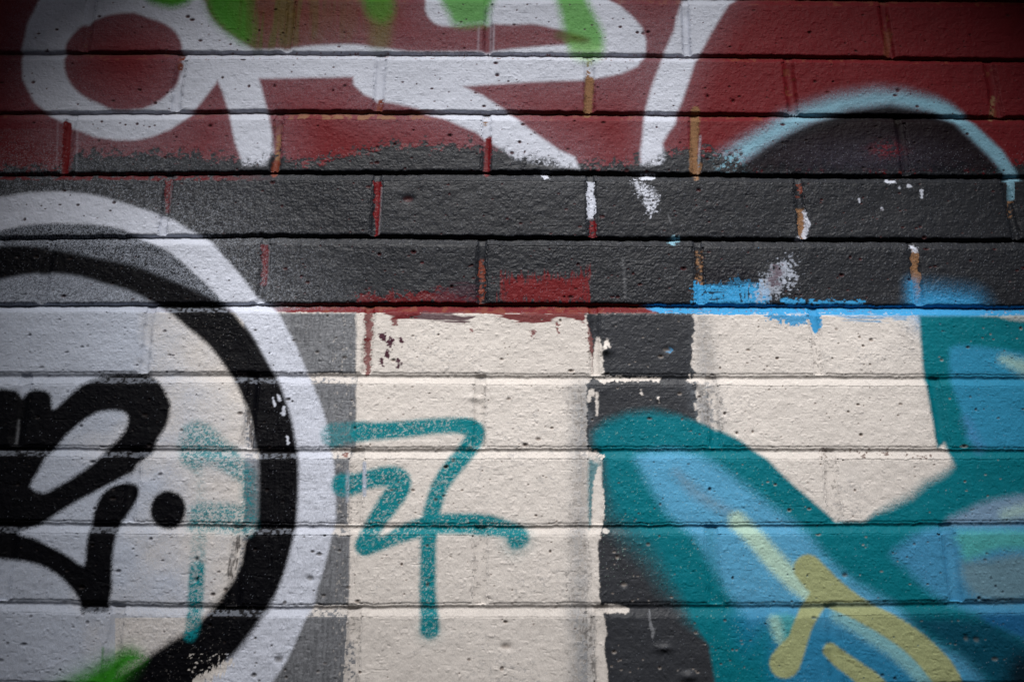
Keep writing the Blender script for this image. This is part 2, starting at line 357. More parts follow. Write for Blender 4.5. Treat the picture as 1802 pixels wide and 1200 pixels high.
# --- left strip of grey beside the ring, charcoal stripe in the middle
gs = sd_poly([(430, 551), (626, 551), (627, 660), (627, 677), (627, 788), (614, 808), (613, 922), (615, 942), (614, 1062), (612, 1086), (613, 1120), (625, 1140), (625, 1300), (380, 1300), (430, 900)], sm=False)
brush(gs, 'grey', 'grey_strip', 2.5, n_vert, low=.5, pits=.2, sharp=2.5)
sl_, d = gs; streak = sstep(.42, .62, n_vert[sl_]*.65+n_fine[sl_]*.35)*(d < 0)*brick[sl_]; put(sl_, streak*.32, 'charcoal')
streak = sstep(.60, .75, n_vert[sl_]*.4+n_rag[sl_]*.6)*(d < 0)*(U[sl_] > 585); put(sl_, streak*.6, 'cream')
put(sl_, sstep(2, -2, d)*joint[sl_]*sstep(.35, .5, n_rag[sl_])*.8, 'cream')
st = sd_poly([(1030, 551), (1223, 551), (1222, 600), (1216, 640), (1228, 662), (1224, 690), (1232, 760), (1290, 830), (1290, 1300), (1066, 1300), (1064, 1088), (1056, 1062), (1052, 960), (1060, 930), (1060, 810), (1034, 790), (1032, 676), (1044, 662), (1044, 600)], sm=False)
brush(st, lin((54, 56, 61)), 'charcoal_stripe', 3, n_rag, low=0, pits=.5)
# scrubbed grey edges of the stripe
for pts_, o in [([(1010, 690, 10), (1022, 740, 16), (1020, 786, 16)], .75), ([(1028, 680, 8), (1030, 786, 8)], .7), ([(1022, 812, 10), (1024, 860, 15), (1020, 920, 14)], .75),
                ([(1016, 945, 12), (1022, 1000, 16), (1018, 1060, 14)], .75), ([(1014, 1088, 14), (1024, 1150, 18), (1018, 1260, 20)], .85), ([(1036, 1084, 8), (1038, 1180, 10), (1036, 1260, 10)], .9),
                ([(1236, 560, 8), (1240, 610, 14), (1244, 656, 14)], .7), ([(1244, 690, 16), (1252, 740, 16), (1256, 786, 14)], .8), ([(1228, 680, 10), (1238, 740, 10)], .8)]:
    s2 = sd_stroke(pts_, 30); sl_, d = s2
    side = np.where((U[sl_] < 1034) == (pts_[0][0] < 1100), 1.0, .55)
    m_ = n_rag[sl_]*.45+n_vert[sl_]*.35+n_mid[sl_]*.2
    c = sstep(26, -16, d+(m_-.5)*46)*o*(.15+1.1*sstep(.43, .56, m_))*side
    put(sl_, c*.62, lin((116, 122, 130)))
    put(sl_, sstep(2, -10, d+(m_-.5)*90)*sstep(.50, .44, m_)*o*.45, 'charcoal')
# smudges on the cream
for u, v, r_, o in [(1640, 700, 26, .22), (1560, 640, 60, .12), (1500, 850, 24, .18), (1600, 600, 40, .18), (700, 640, 40, .06), (905, 1120, 80, .05)]:
    mist(sd_stroke([(u, v-12, 4), (u+2, v+14, 4)], r_+10), 'grey', r_, o, 1.2, .3)
# cream left in the stripe's joints
for pts_ in [[(1052, 596, 4), (1053, 625, 8), (1053, 658, 9)], [(1068, 600, 3), (1064, 612, 4)], [(1053, 818, 3), (1050, 850, 8), (1052, 890, 12), (1052, 918, 10)],
             [(1047, 925, 9), (1040, 945, 4), (1047, 970, 4), (1048, 1010, 5), (1046, 1050, 4), (1048, 1062, 6)], [(1049, 1072, 7), (1078, 1070, 8), (1102, 1073, 6)],
             [(1055, 1080, 5), (1059, 1110, 9), (1055, 1140, 7), (1060, 1180, 10), (1058, 1260, 10)], [(1065, 933, 4), (1069, 935, 4)],
             [(1040, 690, 4), (1036, 704, 3)], [(1050, 692, 3), (1051, 730, 1.5)], [(1042, 686, 3), (1044, 694, 4)]]:
    brush(sd_stroke(pts_, 14), 'cream', 'cream_drip', 2.2, n_rag, low=0, pits=.2)
brush(sd_stroke([(1060, 668, 5), (1120, 666, 4), (1160, 667, 2)], 14), 'cream', None, 5, n_rag, low=0)
brush(sd_stroke([(1216, 667, 5), (1246, 667, 6)], 14), 'cream', None, 7, n_rag, low=0)
for u, v, r_ in [(1222, 556, 5), (1221, 590, 4), (1219, 607, 5), (1222, 625, 4), (1226, 660, 3), (1226, 690, 3), (1223, 712, 4), (1228, 735, 4), (1128, 687, 2.5), (1158, 700, 3), (1070, 604, 4)]:
    brush(sd_stroke([(u, v, r_*.7), (u+2, v+7, r_*.5)], 8), 'cream', None, 3, n_rag, low=0, op=.9)
for u, v0, v1 in [(1257, 690, 780), (1246, 670, 700)]:
    brush(sd_stroke([(u, v0, 3), (u+4, v1, 4)], 14), 'cream', None, 9, n_rag, low=0, op=.8)
brush(sd_stroke([(1143, 1072, 1), (1145, 1100, 3), (1150, 1110, 3), (1148, 1122, 2)], 10), 'grey', None, 2, n_rag, low=0, op=.9)
sl_ = box(1440, 780, 1665, 812); put(sl_, bedmask(7)[sl_]*sstep(.60, .66, n_rag[sl_])*sstep(.45, .55, n_mid[sl_])*.8, lin((84, 54, 42)))
# exposed brown in joints near the teal letter
for pts_ in [[(1652, 765, 4), (1655, 776, 5)], [(607, 802, 4), (611, 800, 3)]]:
    brush(sd_stroke(pts_, 12), 'rust', None, 4, n_rag, low=0, op=.85)

# --- white ring with its overspray, black ring
WH_O = [(0, 347), (42, 340), (97, 337), (153, 341), (208, 354), (250, 368), (277, 376), (305, 387), (333, 404), (369, 423), (388, 445), (416, 476), (436, 501), (455, 524),
        (478, 540), (492, 554), (505, 579), (519, 604), (539, 652), (550, 677), (564, 710), (572, 735), (579, 758), (580, 785), (586, 807), (589, 830), (591, 885), (590, 920), (583, 945), (572, 992), (558, 1036),
        (553, 1064), (539, 1086), (522, 1125), (505, 1161), (480, 1197), (430, 1250), (340, 1310), (200, 1360), (60, 1375), (-120, 1350), (-300, 1260), (-440, 1120), (-510, 940), (-515, 780), (-440, 580), (-300, 440), (-140, 365)]
WH_I = [(0, 406), (22, 400), (69, 394), (125, 394), (180, 397), (216, 404), (236, 415), (255, 423), (277, 433), (300, 445), (333, 473), (361, 498), (388, 526), (411, 550),
        (430, 570), (450, 600), (470, 640), (490, 690), (505, 740), (512, 820), (512, 900), (500, 970), (480, 1040), (450, 1090), (410, 1140), (360, 1185), (300, 1225), (180, 1270), (40, 1290), (-120, 1270), (-280, 1190), (-400, 1060), (-450, 920), (-450, 780), (-380, 600), (-250, 480), (-100, 420)]
BK_O = [(0, 434), (50, 434), (97, 440), (166, 454), (236, 468), (277, 484), (319, 501), (361, 520), (388, 534), (411, 551), (424, 567), (444, 592), (458, 617), (478, 649), (492, 674), (505, 710), (515, 746), (522, 788),
        (525, 816), (525, 857), (523, 907), (521, 923), (517, 945), (508, 981), (496, 1020), (476, 1064), (458, 1092), (438, 1120), (411, 1153), (361, 1197), (300, 1236), (200, 1268), (60, 1285), (-100, 1262), (-260, 1180), (-380, 1050), (-430, 900), (-425, 760), (-350, 600), (-220, 490), (-100, 446)]
BK_I = [(0, 492), (42, 484), (92, 481), (139, 486), (180, 498), (222, 509), (264, 529), (300, 551), (330, 577), (361, 602), (383, 627), (402, 655), (416, 677), (430, 708), (441, 738), (447, 774), (455, 802), (456, 857), (454, 907),
        (451, 917), (444, 937), (430, 955), (424, 989), (400, 1034), (380, 1061), (358, 1084), (333, 1109), (294, 1131), (250, 1161), (208, 1186), (120, 1215), (20, 1220), (-120, 1195), (-240, 1120), (-330, 1010), (-365, 880), (-350, 760), (-280, 620), (-170, 530), (-80, 500)]
wo = sd_poly(WH_O, 110, 2); sl_, dwo = wo
def on(sl_big, sh):           # bring a shape's field onto a larger window
    s2, d2 = sh; r = np.full(U[sl_big].shape, 999, F32); (A, B), (C_, D_) = sl_big, s2
    i0, i1 = max(A.start, C_.start), min(A.stop, C_.stop); j0, j1 = max(B.start, D_.start), min(B.stop, D_.stop)
    if i1 > i0 and j1 > j0: r[i0-A.start:i1-A.start, j0-B.start:j1-B.start] = d2[i0-C_.start:i1-C_.start, j0-D_.start:j1-D_.start]
    return r
dwi = on(sl_, sd_poly(WH_I, 40, 2)); dbo = on(sl_, sd_poly(BK_O, 40, 2)); dbi = on(sl_, sd_poly(BK_I, 60, 2))
ring = np.maximum(dwo, -dwi)
u, v = U[sl_], V[sl_]; G = grain[sl_]*.6+n_fine[sl_]*.4
# white mist: inside the ring (strong left, fading right), and out over the charcoal
ins = np.clip(-dbi/20+1, 0, 1)
lil = np.where(v > 540, ins*np.clip(1.5-(u-40)/290+(n_big[sl_]-.5)*.9, 0.08, .97), ins*.48)
lil = np.where(v > 1086, lil*np.where(u > 200, .25, 1), lil)
put(sl_, np.clip(lil+(G-.5)*np.where(v < 540, 3.4, 1.6)*lil*(1.1-lil), 0, 1)*(v > 434), 'lilac', 'misted_field', (dbi < 0)*(v > 434)*np.where(v > 540, lil > .45, 1))
gap = (dwi < 4)*(dbo > -8)*(v < 560); put(sl_, gap*sstep(.42, .62, G)*.55, 'lilac')
outm = np.clip(1-np.maximum(dwo, 0)/190, 0, 1)**1.6*(dwo > 0)*(v < 545)
put(sl_, outm*(.12+.5*sstep(.42, .72, G*.6+n_vert[sl_]*.4)), 'grey'); put(sl_, outm*sstep(.66, .76, G)*.45, 'lilac')
base = sstep(4.5, -4.5, ring); cr = np.clip(base+(G-.5)*3*base*(1-base), 0, 1)*(1-.7*pit[sl_])
put(sl_, cr, 'white', 'white_ring', base, low=.1)
rb = np.maximum(dbo, -dbi); softb = 5.5+3*(v > 1050)
base = sstep(1, -1, rb/softb); cr = np.clip(base+(G-.5)*3.4*base*(1-base), 0, 1)
worn = sstep(.66, .72, n_rag[sl_])*(v > 1150)*(u > 330)
sp = sstep(.80, .84, grain[sl_]*.5+n_fine[sl_]*.5)*.14
put(sl_, cr*(1-sp)*(1-worn*.8), 'black', 'black_ring', base)
edgel = (joint[sl_] > 0)*(perpm[sl_] < .5)*(under[sl_] < .02)*(rb < 0)*sstep(.35, .6, n_rag[sl_])   # paler tone over the lower half of the bed joints
put(sl_, edgel*.30, 'lilac')
# cream worn patches along the inner edge of the ring and its foot
for pts_ in [[(437, 725, 3), (441, 760, 4), (443, 784, 4)], [(410, 985, 4), (404, 1010, 4)], [(420, 948, 3), (416, 970, 3)]]:
    brush(sd_stroke(pts_, 12), 'dirt', None, 6, n_vert, low=0, op=.7)
brush(sd_stroke([(350, 1200, 6), (385, 1178, 7), (405, 1165, 4)], 20), 'cream', None, 12, n_vert, low=0, op=.85)
for pts_ in [[(488, 694, 1), (492, 702, 3)], [(500, 716, 2), (498, 728, 4)], [(480, 700, 1), (483, 712, 2)], [(505, 768, 1.5), (507, 780, 2)]]:
    brush(sd_stroke(pts_, 8), 'white', None, 2, n_rag, low=0)

# --- faint old teal marks inside the ring
def faint(sh, op, label=None, s=11, base=.14):
    sl_, d = sh; g = grain[sl_]*.25+n_fine[sl_]*.35+n_rag[sl_]*.4; b = sstep(s, -s*.7, d)
    put(sl_, b*op*(base+.75*sstep(.44, .56, g)), 'tag', label, b*.99)
faint(sd_poly([(325, 752), (345, 742), (370, 750), (405, 785), (447, 830), (450, 925), (440, 940), (330, 930), (335, 890), (352, 885), (426, 888), (426, 850), (400, 830), (358, 812), (345, 830), (320, 815), (315, 785)], sm=False), .9, 'faded_teal_mark', 11, .22)
faint(sd_stroke([(352, 800, 4), (352, 880, 4), (350, 930, 10)], 20), .35)
faint(sd_stroke([(350, 950, 13), (347, 1000, 13), (344, 1050, 12)], 20), .5, 'faded_teal_mark', 6, .2)
faint(sd_stroke([(347, 1000, 12), (344, 1055, 12), (340, 1100, 12), (334, 1118, 10)], 20), .85, 'faded_teal_mark', 6, .5)
faint(sd_stroke([(345, 786, 4), (410, 788, 4)], 10), .6)
# --- green at the bottom left
spray(sd_poly([(207, 1148), (230, 1143), (252, 1158), (212, 1186), (195, 1225), (80, 1225), (150, 1186), (180, 1168)], 50), lin((44, 126, 26)), 'green_spray_patch', soft=18, gr=1.2)
mist(sd_poly([(190, 1160), (235, 1150), (190, 1215), (90, 1215)], 50), lin((60, 150, 40)), 36, .35)
spray(sd_stroke([(181, 1140, 2), (178, 1190, 2)], 10), lin((40, 120, 30)), soft=3, op=.7)

# --- black lettering
blk = sd_poly([(-190, 760), (-185, 700), (-160, 685), (-140, 700), (-135, 780), (-110, 780), (-100, 705), (-75, 686), (-50, 700), (-42, 760), (-30, 755), (-22, 705), (-5, 686), (10, 684), (30, 688), (38, 698), (45, 690), (60, 685), (80, 687), (90, 697), (93, 719), (111, 705), (144, 677), (180, 660), (220, 657), (261, 659), (283, 676), (294, 697), (300, 713), (294, 746), (277, 774), (266, 799), (239, 816),
                (232, 830), (194, 852), (139, 880), (97, 906), (69, 923), (30, 938), (55, 945), (92, 962), (125, 981), (147, 995), (151, 967), (155, 939), (161, 923), (166, 898), (178, 871), (194, 857), (216, 849), (236, 850), (244, 860), (241, 876),
                (222, 906), (211, 925), (205, 942), (198, 981), (197, 1036), (191, 1064), (189, 1076), (143, 1076), (140, 1061), (133, 1045), (111, 1020), (83, 1000), (50, 989), (14, 984), (-60, 975), (-130, 930), (-180, 850)], 40, 2)
ctr = sd_poly([(205, 723), (220, 727), (225, 738), (219, 758), (203, 777), (183, 794), (166, 813), (125, 841), (97, 857), (75, 867), (53, 855), (67, 830), (80, 805), (103, 783), (119, 763), (155, 735), (180, 724)], 30, 2)
s2, d2 = blk; dc = on(s2, ctr)
sd_ = (s2, np.maximum(d2, -dc))
spray(sd_, 'black', 'black_lettering', soft=5.5, gr=1.1, pits=.0)
spray(sd_stroke([(31, 738, 1), (29, 760, 2), (27, 778, 2)], 10), 'grey', soft=3, op=.6)
sl_, d = sd_
put(sl_, (joint[sl_] > 0)*(perpm[sl_] < .5)*(under[sl_] < .02)*(d < 0)*sstep(.3, .6, n_rag[sl_])*.28, 'lilac')
spray(sd_stroke([(296, 894, 31), (295, 899, 31)], 20), 'black', 'black_dot', soft=5, gr=1.2, pits=0)

# --- teal tag beside the ring
def tag(pts_, op=1.0, label='teal_tag', speck=.33): spray(sd_stroke([(p[0], p[1], p[2]*1.1) for p in pts_], 26), 'tag', label, soft=5.5, gr=1.3, low=0, op=op, pits=.3, speck=speck)
tag([(586, 766, 20), (610, 762, 18), (640, 758, 16)], .72, speck=.5)
tag([(632, 760, 15), (700, 756, 14), (760, 750, 13), (812, 749, 13), (834, 755, 14)])
tag([(812, 749, 12), (834, 755, 15), (834, 772, 15), (818, 797, 15), (792, 828, 15), (774, 856, 14), (764, 885, 14), (758, 912, 14), (754, 950, 13), (753, 1000, 13), (753, 1050, 14), (756, 1090, 15), (756, 1106, 16)], speck=.28)
tag([(604, 853, 19), (625, 850, 17), (652, 842, 15), (682, 838, 17), (701, 842, 18), (702, 858, 18), (684, 885, 18), (668, 908, 16), (652, 935, 15), (640, 958, 14)], speck=.35)
tag([(642, 962, 15), (680, 952, 11), (710, 938, 14), (760, 923, 16), (811, 921, 17), (860, 924, 17), (895, 932, 14), (912, 944, 17), (907, 952, 13)])
spray(sd_stroke([(641, 815, 3.5), (641, 870, 3.5)], 10), 'lilac', soft=2, op=.9)
spray(sd_stroke([(612, 830, 3), (611, 880, 3)], 10), 'lilac', soft=3, op=.5)
mist(sd_stroke([(912, 948, 20), (905, 955, 18)], 40), 'tag', 24, .3); mist(sd_stroke([(755, 1108, 17), (756, 1110, 17)], 40), 'tag', 22, .25)

# --- big teal letter on the right
T1 = [(1044, 762), (1066, 741), (1108, 727), (1150, 724), (1191, 730), (1233, 744), (1269, 758), (1302, 774), (1327, 792), (1350, 807), (1372, 830), (1399, 855), (1424, 876), (1449, 898), (1472, 917), (1521, 917), (1538, 903), (1566, 889),
      (1602, 872), (1629, 848), (1660, 832), (1677, 819), (1675, 805), (1668, 791), (1664, 778), (1650, 788), (1641, 735), (1632, 685), (1624, 649), (1620, 600), (1618, 556), (1900, 556), (2250, 560), (2300, 900), (2250, 1250), (1800, 1420), (1500, 1420), (1320, 1330), (1258, 1197), (1247, 1134), (1213, 1092), (1200, 1059), (1177, 1031), (1150, 987),
      (1108, 945), (1072, 905), (1064, 860), (1062, 812), (1044, 790)]
s_t, d_t = sd_poly(T1, 70, sm=False)
ut, vt = U[s_t], V[s_t]
soft = 5+26*np.clip((1240-ut)/90, 0, 1)*np.clip((vt-830)/90, 0, 1)+9*np.clip((1240-ut)/80, 0, 1)+11*np.clip((ut-1520)/50, 0, 1)*np.clip((vt-800)/40, 0, 1)
b = sstep(1, -1, d_t/soft); g = grain[s_t]*.6+n_fine[s_t]*.4-.5
put(s_t, np.clip(b+g*3*b*(1-b), 0, 1)*(1-.5*pit[s_t]), 'teal', 'teal_letter', b)
def inside(sh, colour, label=None, soft=10, op=1.0, gr=1.0, **k): spray(sh, colour, label, soft=soft, op=op, gr=gr, pits=.35, **k)
spray(sd_poly([(1036, 815, ), (1046, 812), (1056, 818), (1050, 850), (1044, 890), (1040, 920), (1036, 920)], 14), 'teal', None, soft=5, op=.8)
brush(sd_stroke([(1055, 822, 3), (1052, 850, 7), (1053, 880, 11), (1052, 918, 10)], 14), 'cream', 'cream_drip', 2.2, n_rag, low=0, pits=.2)
brush(sd_stroke([(1026, 797, 4), (1045, 796, 5), (1060, 803, 4)], 14), 'cream', None, 6, n_rag, low=0)
BL = [(1122, 800), (1126, 822), (1150, 865), (1177, 907), (1213, 935), (1238, 968), (1261, 1009), (1288, 1053), (1311, 1086), (1333, 1120), (1355, 1142), (1375, 1190), (1400, 1260), (1500, 1330), (1700, 1330), (1820, 1280), (1760, 1222), (1718, 1175), (1690, 1150), (1635, 1125),
      (1602, 1092), (1571, 1062), (1538, 1044), (1496, 1018), (1455, 981), (1421, 940), (1394, 917), (1344, 880), (1308, 852), (1275, 828), (1233, 803), (1180, 792)]
inside(sd_poly(BL, 30, 2), 'blue', 'blue_letter_fill', soft=16)
dp = sd_poly([(1300, 1090), (1390, 1090), (1500, 1110), (1600, 1160), (1700, 1200), (1760, 1260), (1400, 1330), (1360, 1200)], 60, 2)
s3, d3 = dp; put(s3, sstep(45, -30, d3)*.85, 'deepblue')
tspk = sstep(.78, .84, grain*.35+n_fine*.65)*((U > 1060) & (U < 1420) & (V > 740) & (V < 1200)); put(FULL, tspk*.40*(1-sstep(1000, 1060, V)*(U < 1250)), 'pale')
# teal ghosting inside the blue
inside(sd_stroke([(1190, 830, 5), (1230, 870, 10), (1290, 905, 6)], 30), 'grey', None, soft=14, op=.4)
for pts_, c, o, s in [([(1250, 935, 8), (1258, 1000, 8), (1262, 1050, 6)], 'teal', .35, 10), ([(1345, 1120, 18), (1330, 1180, 20), (1330, 1240, 20)], 'teal', .7, 20)]:
    inside(sd_stroke(pts_, 40), c, None, soft=s, op=o)
inside(sd_poly([(1355, 1086), (1400, 1086), (1396, 1130), (1372, 1134)], 30), 'greenish', None, soft=9, op=.6)
inside(sd_poly([(1352, 1088), (1372, 1088), (1380, 1130), (1366, 1128)], 30), 'pale', None, soft=9, op=.6)
inside(sd_stroke([(1297, 916, 15), (1330, 948, 16), (1365, 988, 17), (1400, 1022, 17), (1422, 1046, 12)], 30), 'pale', 'pale_highlight#1', soft=10)
inside(sd_stroke([(1476, 1082, 12), (1530, 1112, 15), (1580, 1145, 16), (1622, 1185, 17), (1650, 1225, 18)], 30), lin((130, 182, 188)), 'pale_highlight#2', soft=10, op=.9)
# second letter at the edge
B2 = [(1672, 612), (1700, 608), (1740, 612), (1820, 625), (2000, 660), (2050, 760), (2000, 790), (1729, 788), (1704, 752), (1690, 719), (1677, 680), (1671, 650)]
inside(sd_poly(B2, 30, 2), lin((48, 138, 176)), 'blue_letter_fill', soft=8)
inside(sd_stroke([(1700, 740, 6), (1725, 790, 6)], 30), lin((90, 130, 190)), None, soft=14, op=.4)
inside(sd_stroke([(1765, 632, 6), (1800, 645, 12), (1850, 665, 14)], 30), 'pale', 'pale_highlight#3', soft=12, op=.7)
inside(sd_poly([(1764, 556), (1900, 556), (1900, 562), (1800, 566)], 20), 'cream', None, soft=4, op=.5)
inside(sd_poly([(1660, 925), (1704, 896), (1746, 879), (1820, 868), (2000, 850), (2100, 880), (2000, 930), (1800, 932)], 30, 2), lin((120, 150, 178)), 'blue_letter_fill', soft=11)
inside(sd_stroke([(1770, 905, 8), (1810, 895, 10), (1860, 890, 10)], 30), 'pale', None, soft=14, op=.6)
B3 = [(1629, 932), (1593, 953), (1568, 975), (1593, 998), (1621, 1028), (1652, 1052), (1679, 1064), (1760, 1100), (1820, 1130), (2000, 1140), (2100, 1000), (2000, 925), (1700, 925)]
inside(sd_poly(B3, 30, 2), lin((66, 138, 178)), 'blue_letter_fill', soft=15)
inside(sd_poly([(1692, 990), (1740, 985), (1820, 975), (1820, 1050), (1730, 1055), (1700, 1030)], 30, 2), lin((112, 140, 150)), None, soft=14, op=.8)
inside(sd_poly([(1690, 935), (1860, 938), (1860, 965), (1760, 965), (1700, 985), (1690, 960)], 30, 2), 'greenish', 'green_highlight', soft=12, op=.75)
inside(sd_stroke([(1662, 930, 3), (1680, 980, 5), (1675, 1040, 5)], 30), 'blue', None, soft=12, op=.5)
inside(sd_poly([(1600, 1086), (1730, 1086), (1770, 1105), (1830, 1150), (1900, 1300), (1790, 1290), (1740, 1200), (1660, 1135)], 40, 2), 'navy', None, soft=20, op=.85)
inside(sd_poly([(1725, 1082), (1840, 1084), (1840, 1130), (1770, 1108)], 30, 2), lin((24, 92, 140)), None, soft=8, op=.9)
inside(sd_poly([(1790, 1150), (1860, 1180), (1900, 1300), (1770, 1290), (1770, 1200)], 40, 2), lin((6, 22, 34)), None, soft=22, op=.9)  # near-black corner: dark paint, with the corner's dimmer light put into the colour
# olive marker strokes
def ol(pts_, label='olive_mark'): spray(sd_stroke(pts_, 20), 'olive', label, soft=4, gr=.8, low=.2, pits=.35)
ol([(1422, 1000, 25), (1440, 1020, 26), (1468, 1045, 25), (1513, 1072, 20), (1568, 1102, 21), (1613, 1134, 22), (1650, 1172, 24), (1670, 1205, 24), (1688, 1270, 24)])
ol([(1452, 1042, 20), (1430, 1068, 18), (1413, 1100, 17), (1403, 1128, 18), (1390, 1150, 24), (1381, 1166, 27)])
ol([(1462, 1144, 14), (1482, 1161, 15), (1513, 1184, 17), (1535, 1202, 19), (1570, 1240, 20)], 'olive_dash')

# --- white letters at the top
W1 = [(75, -10), (50, 40), (38, 90), (40, 140), (60, 180), (90, 205), (130, 227), (166, 241), (203, 247), (236, 247), (266, 241), (300, 228), (325, 212), (339, 198), (347, 189), (369, 161), (383, 143), (391, 161), (400, 189), (406, 214), (413, 250), (420, 269), (428, 292), (468, 292), (480, 266),
      (479, 236), (472, 200), (463, 166), (456, 139), (500, 138), (560, 137), (621, 136), (623, 150), (639, 166), (666, 178), (700, 183), (733, 191), (760, 203), (786, 211), (811, 222), (838, 233), (850, 243), (880, 262), (905, 280), (960, 292), (1020, 297), (1011, 277), (983, 264), (955, 244), (928, 225), (905, 205),
      (883, 191), (850, 169), (816, 153), (852, 150), (900, 147), (969, 143), (1025, 142), (1058, 137), (1094, 130), (1122, 117), (1136, 97), (1137, 72), (1130, 50), (1114, 31), (1094, 14), (1072, -2), (1020, -40), (900, -60), (760, -60), (600, -70), (400, -70), (200, -80), (110, -60)]
HO = [(175, 32), (200, 25), (235, 23), (262, 32), (290, 42), (310, 58), (320, 80), (320, 105), (312, 140), (300, 160), (280, 178), (250, 192), (200, 194), (180, 185), (150, 172), (125, 150), (113, 120), (115, 92), (118, 75), (138, 50), (158, 40)]
M1 = [(355, -25), (362, 5), (369, 25), (385, 45), (402, 58), (436, 80), (450, 87), (505, 86), (555, 80), (622, 78), (655, 83), (700, 88), (727, 91), (800, 91), (866, 91), (908, 86), (955, 82), (997, 79), (1030, 70), (1016, 62), (992, 55), (955, 45), (928, 42), (900, 44), (852, 42), (808, 46), (777, 46), (758, 36), (748, 17), (746, -10), (700, -30), (500, -40)]
s4, d4 = sd_poly(W1, 90, sm=False)
hole = np.minimum(on(s4, sd_poly(HO, 30, 2)), on(s4, sd_poly(M1, 30, 2)))
dw = np.maximum(d4, -hole)
mist((s4, dw), 'lilac', 90, .19, 1.0, mask=1-band*.85)
dsl = sd_poly([(1225, -60), (1201, 0), (1194, 22), (1186, 55), (1169, 92), (1163, 111), (1147, 153), (1137, 189), (1133, 211), (1131, 236), (1127, 266), (1128, 292), (1160, 294), (1170, 280), (1166, 252), (1175, 236), (1188, 219), (1192, 197), (1200, 180), (1211, 147), (1223, 111), (1233, 94), (1250, 61), (1269, 30), (1283, 8), (1294, 0), (1330, -60)], 90, sm=False)
mist(dsl, 'lilac', 55, .16, 1.2, mask=1-band*.85)
def wear(sl_):    # the white breaks into chips where the charcoal was rolled over its foot
    return sstep(262, 296, V[sl_]+(n_rag[sl_]-.5)*26)
def white(sl_, d, label, soft=4.5):
    b = sstep(soft, -soft, d); g = grain[sl_]*.6+n_fine[sl_]*.4-.5
    wv = V[sl_]; e = (rag3[sl_]+6)
    chip = sstep(-10, 12, wv-e+(U[sl_] > 0)*0)
    c = np.clip(b+g*3*b*(1-b), 0, 1)*(1-.85*pit[sl_])*(1-chip*sstep(.40, .50, n_rag[sl_]*.75+n_hor[sl_]*.25))
    c = c*(V[sl_] < 306)
    put(sl_, c, 'white', label, b*(wv < 290), low=.25)
white(s4, dw, 'white_lettering')
white(dsl[0], dsl[1], 'white_slash', 5)
# streaks left on the dark brick by the brushed white
for u, v0, v1, o in [(865, 5, 90, .35), (870, 0, 92, .4), (843, 40, 90, .25), (1208, 5, 95, .5), (1190, 30, 90, .4), (114, 215, 245, .7), (137, 215, 300, .2), (102, 215, 290, .15), (1232, 240, 300, .5)]:
    spray(sd_stroke([(u, v0, 1.5), (u-2, v1, 1.5)], 8), 'white', soft=2.5, op=o)
# bare mortar in the upper joints
for u, v0, v1, ww, c, th in [(1036, 140, 198, 8, 'tan', .2), (1036, 104, 140, 5, 'tan', .55), (1222, 196, 300, 8, 'tan', .15), (1228, 290, 312, 6, 'tan', .4), (488, 238, 300, 5, 'tan', .42), (484, 286, 304, 7, 'rust', .1),
                             (318, 98, 118, 5, 'rust', .4), (668, 178, 196, 6, 'rust', .4), (856, 200, 216, 5, 'tan', .5), (1747, 172, 208, 5, 'tan', .4), (1580, 206, 220, 6, 'tan', .35), (1562, 60, 100, 7, 'rust', .3),
                             (858, 245, 304, 6, 'red', .25), (116, 220, 304, 7, 'red', .1), (1588, 240, 300, 6, 'rust', .5)]:
    s5 = sd_stroke([(u+2, v0, ww), (u-2, v1, ww*.9)], 12); sl_, d = s5
    c_ = sstep(2, -2, d+(n_rag[sl_]-.5)*5)*sstep(th-.05, th+.05, n_rag[sl_])
    put(sl_, c_, c, 'bare_mortar#%d' % u if c == 'tan' and th < .3 else None, c_)
put(FULL, bedmask(2)*sstep(480, 540, U)*sstep(800, 700, U)*sstep(.42, .55, n_mid)*(1-under)*.7, 'tan')
put(FULL, bedmask(2)*sstep(1430, 1460, U)*sstep(1620, 1560, U)*sstep(.55, .6, n_rag)*.9, 'tan')
put(FULL, bedmask(1)*sstep(300, 400, U)*sstep(1240, 1200, U)*sstep(.70, .73, n_rag)*.8, 'rust')
put(FULL, bedmask(3)*sstep(500, 350, U)*sstep(.35, .5, n_mid)*.7, 'red')
# green
def gr_(sh, c, o=1.0, s=11, label='green_spray'): spray(sh, c, label, soft=s, gr=1.0, op=o, pits=.6)
gr_(sd_poly([(255, -20), (262, 2), (290, 12), (312, 12), (333, 2), (340, -20)], 20), 'green', 1.0, 10, 'green_spray#1')
gr_(sd_poly([(364, -20), (369, 25), (385, 46), (402, 60), (432, 78), (446, 60), (440, 20), (430, -20)], 20), lin((62, 128, 36)), 1.0, 15, 'green_spray#2')
s6 = sd_poly([(425, -20), (432, 84), (500, 84), (560, 78), (640, 76), (690, 70), (690, -20)], 30); sl_, d = s6
stk = sstep(.35, .70, fb(XM[sl_]/5, ZM[sl_]/70, 2, 2))
put(sl_, sstep(12, -12, d)*np.clip(.62-(U[sl_]-430)/420, .1, 1)*(.35+.75*stk), lin((70, 96, 24)), 'green_spray#2', sstep(12, -12, d)*(U[sl_] < 560))
gr_(sd_stroke([(662, -10, 26), (668, 12, 24), (672, 26, 14)], 50), lin((66, 130, 40)), .9, 14, 'green_spray#3')
put(*(lambda s_, d_: (s_, sstep(14, -14, d_)*.35))(*sd_stroke([(672, 20, 22), (668, 74, 18)], 40)), lin((86, 112, 28)))
gr_(sd_poly([(776, -20), (790, 28), (803, 45), (852, 43), (860, 20), (866, -20)], 20), 'green', .9, 12, 'green_spray#5')
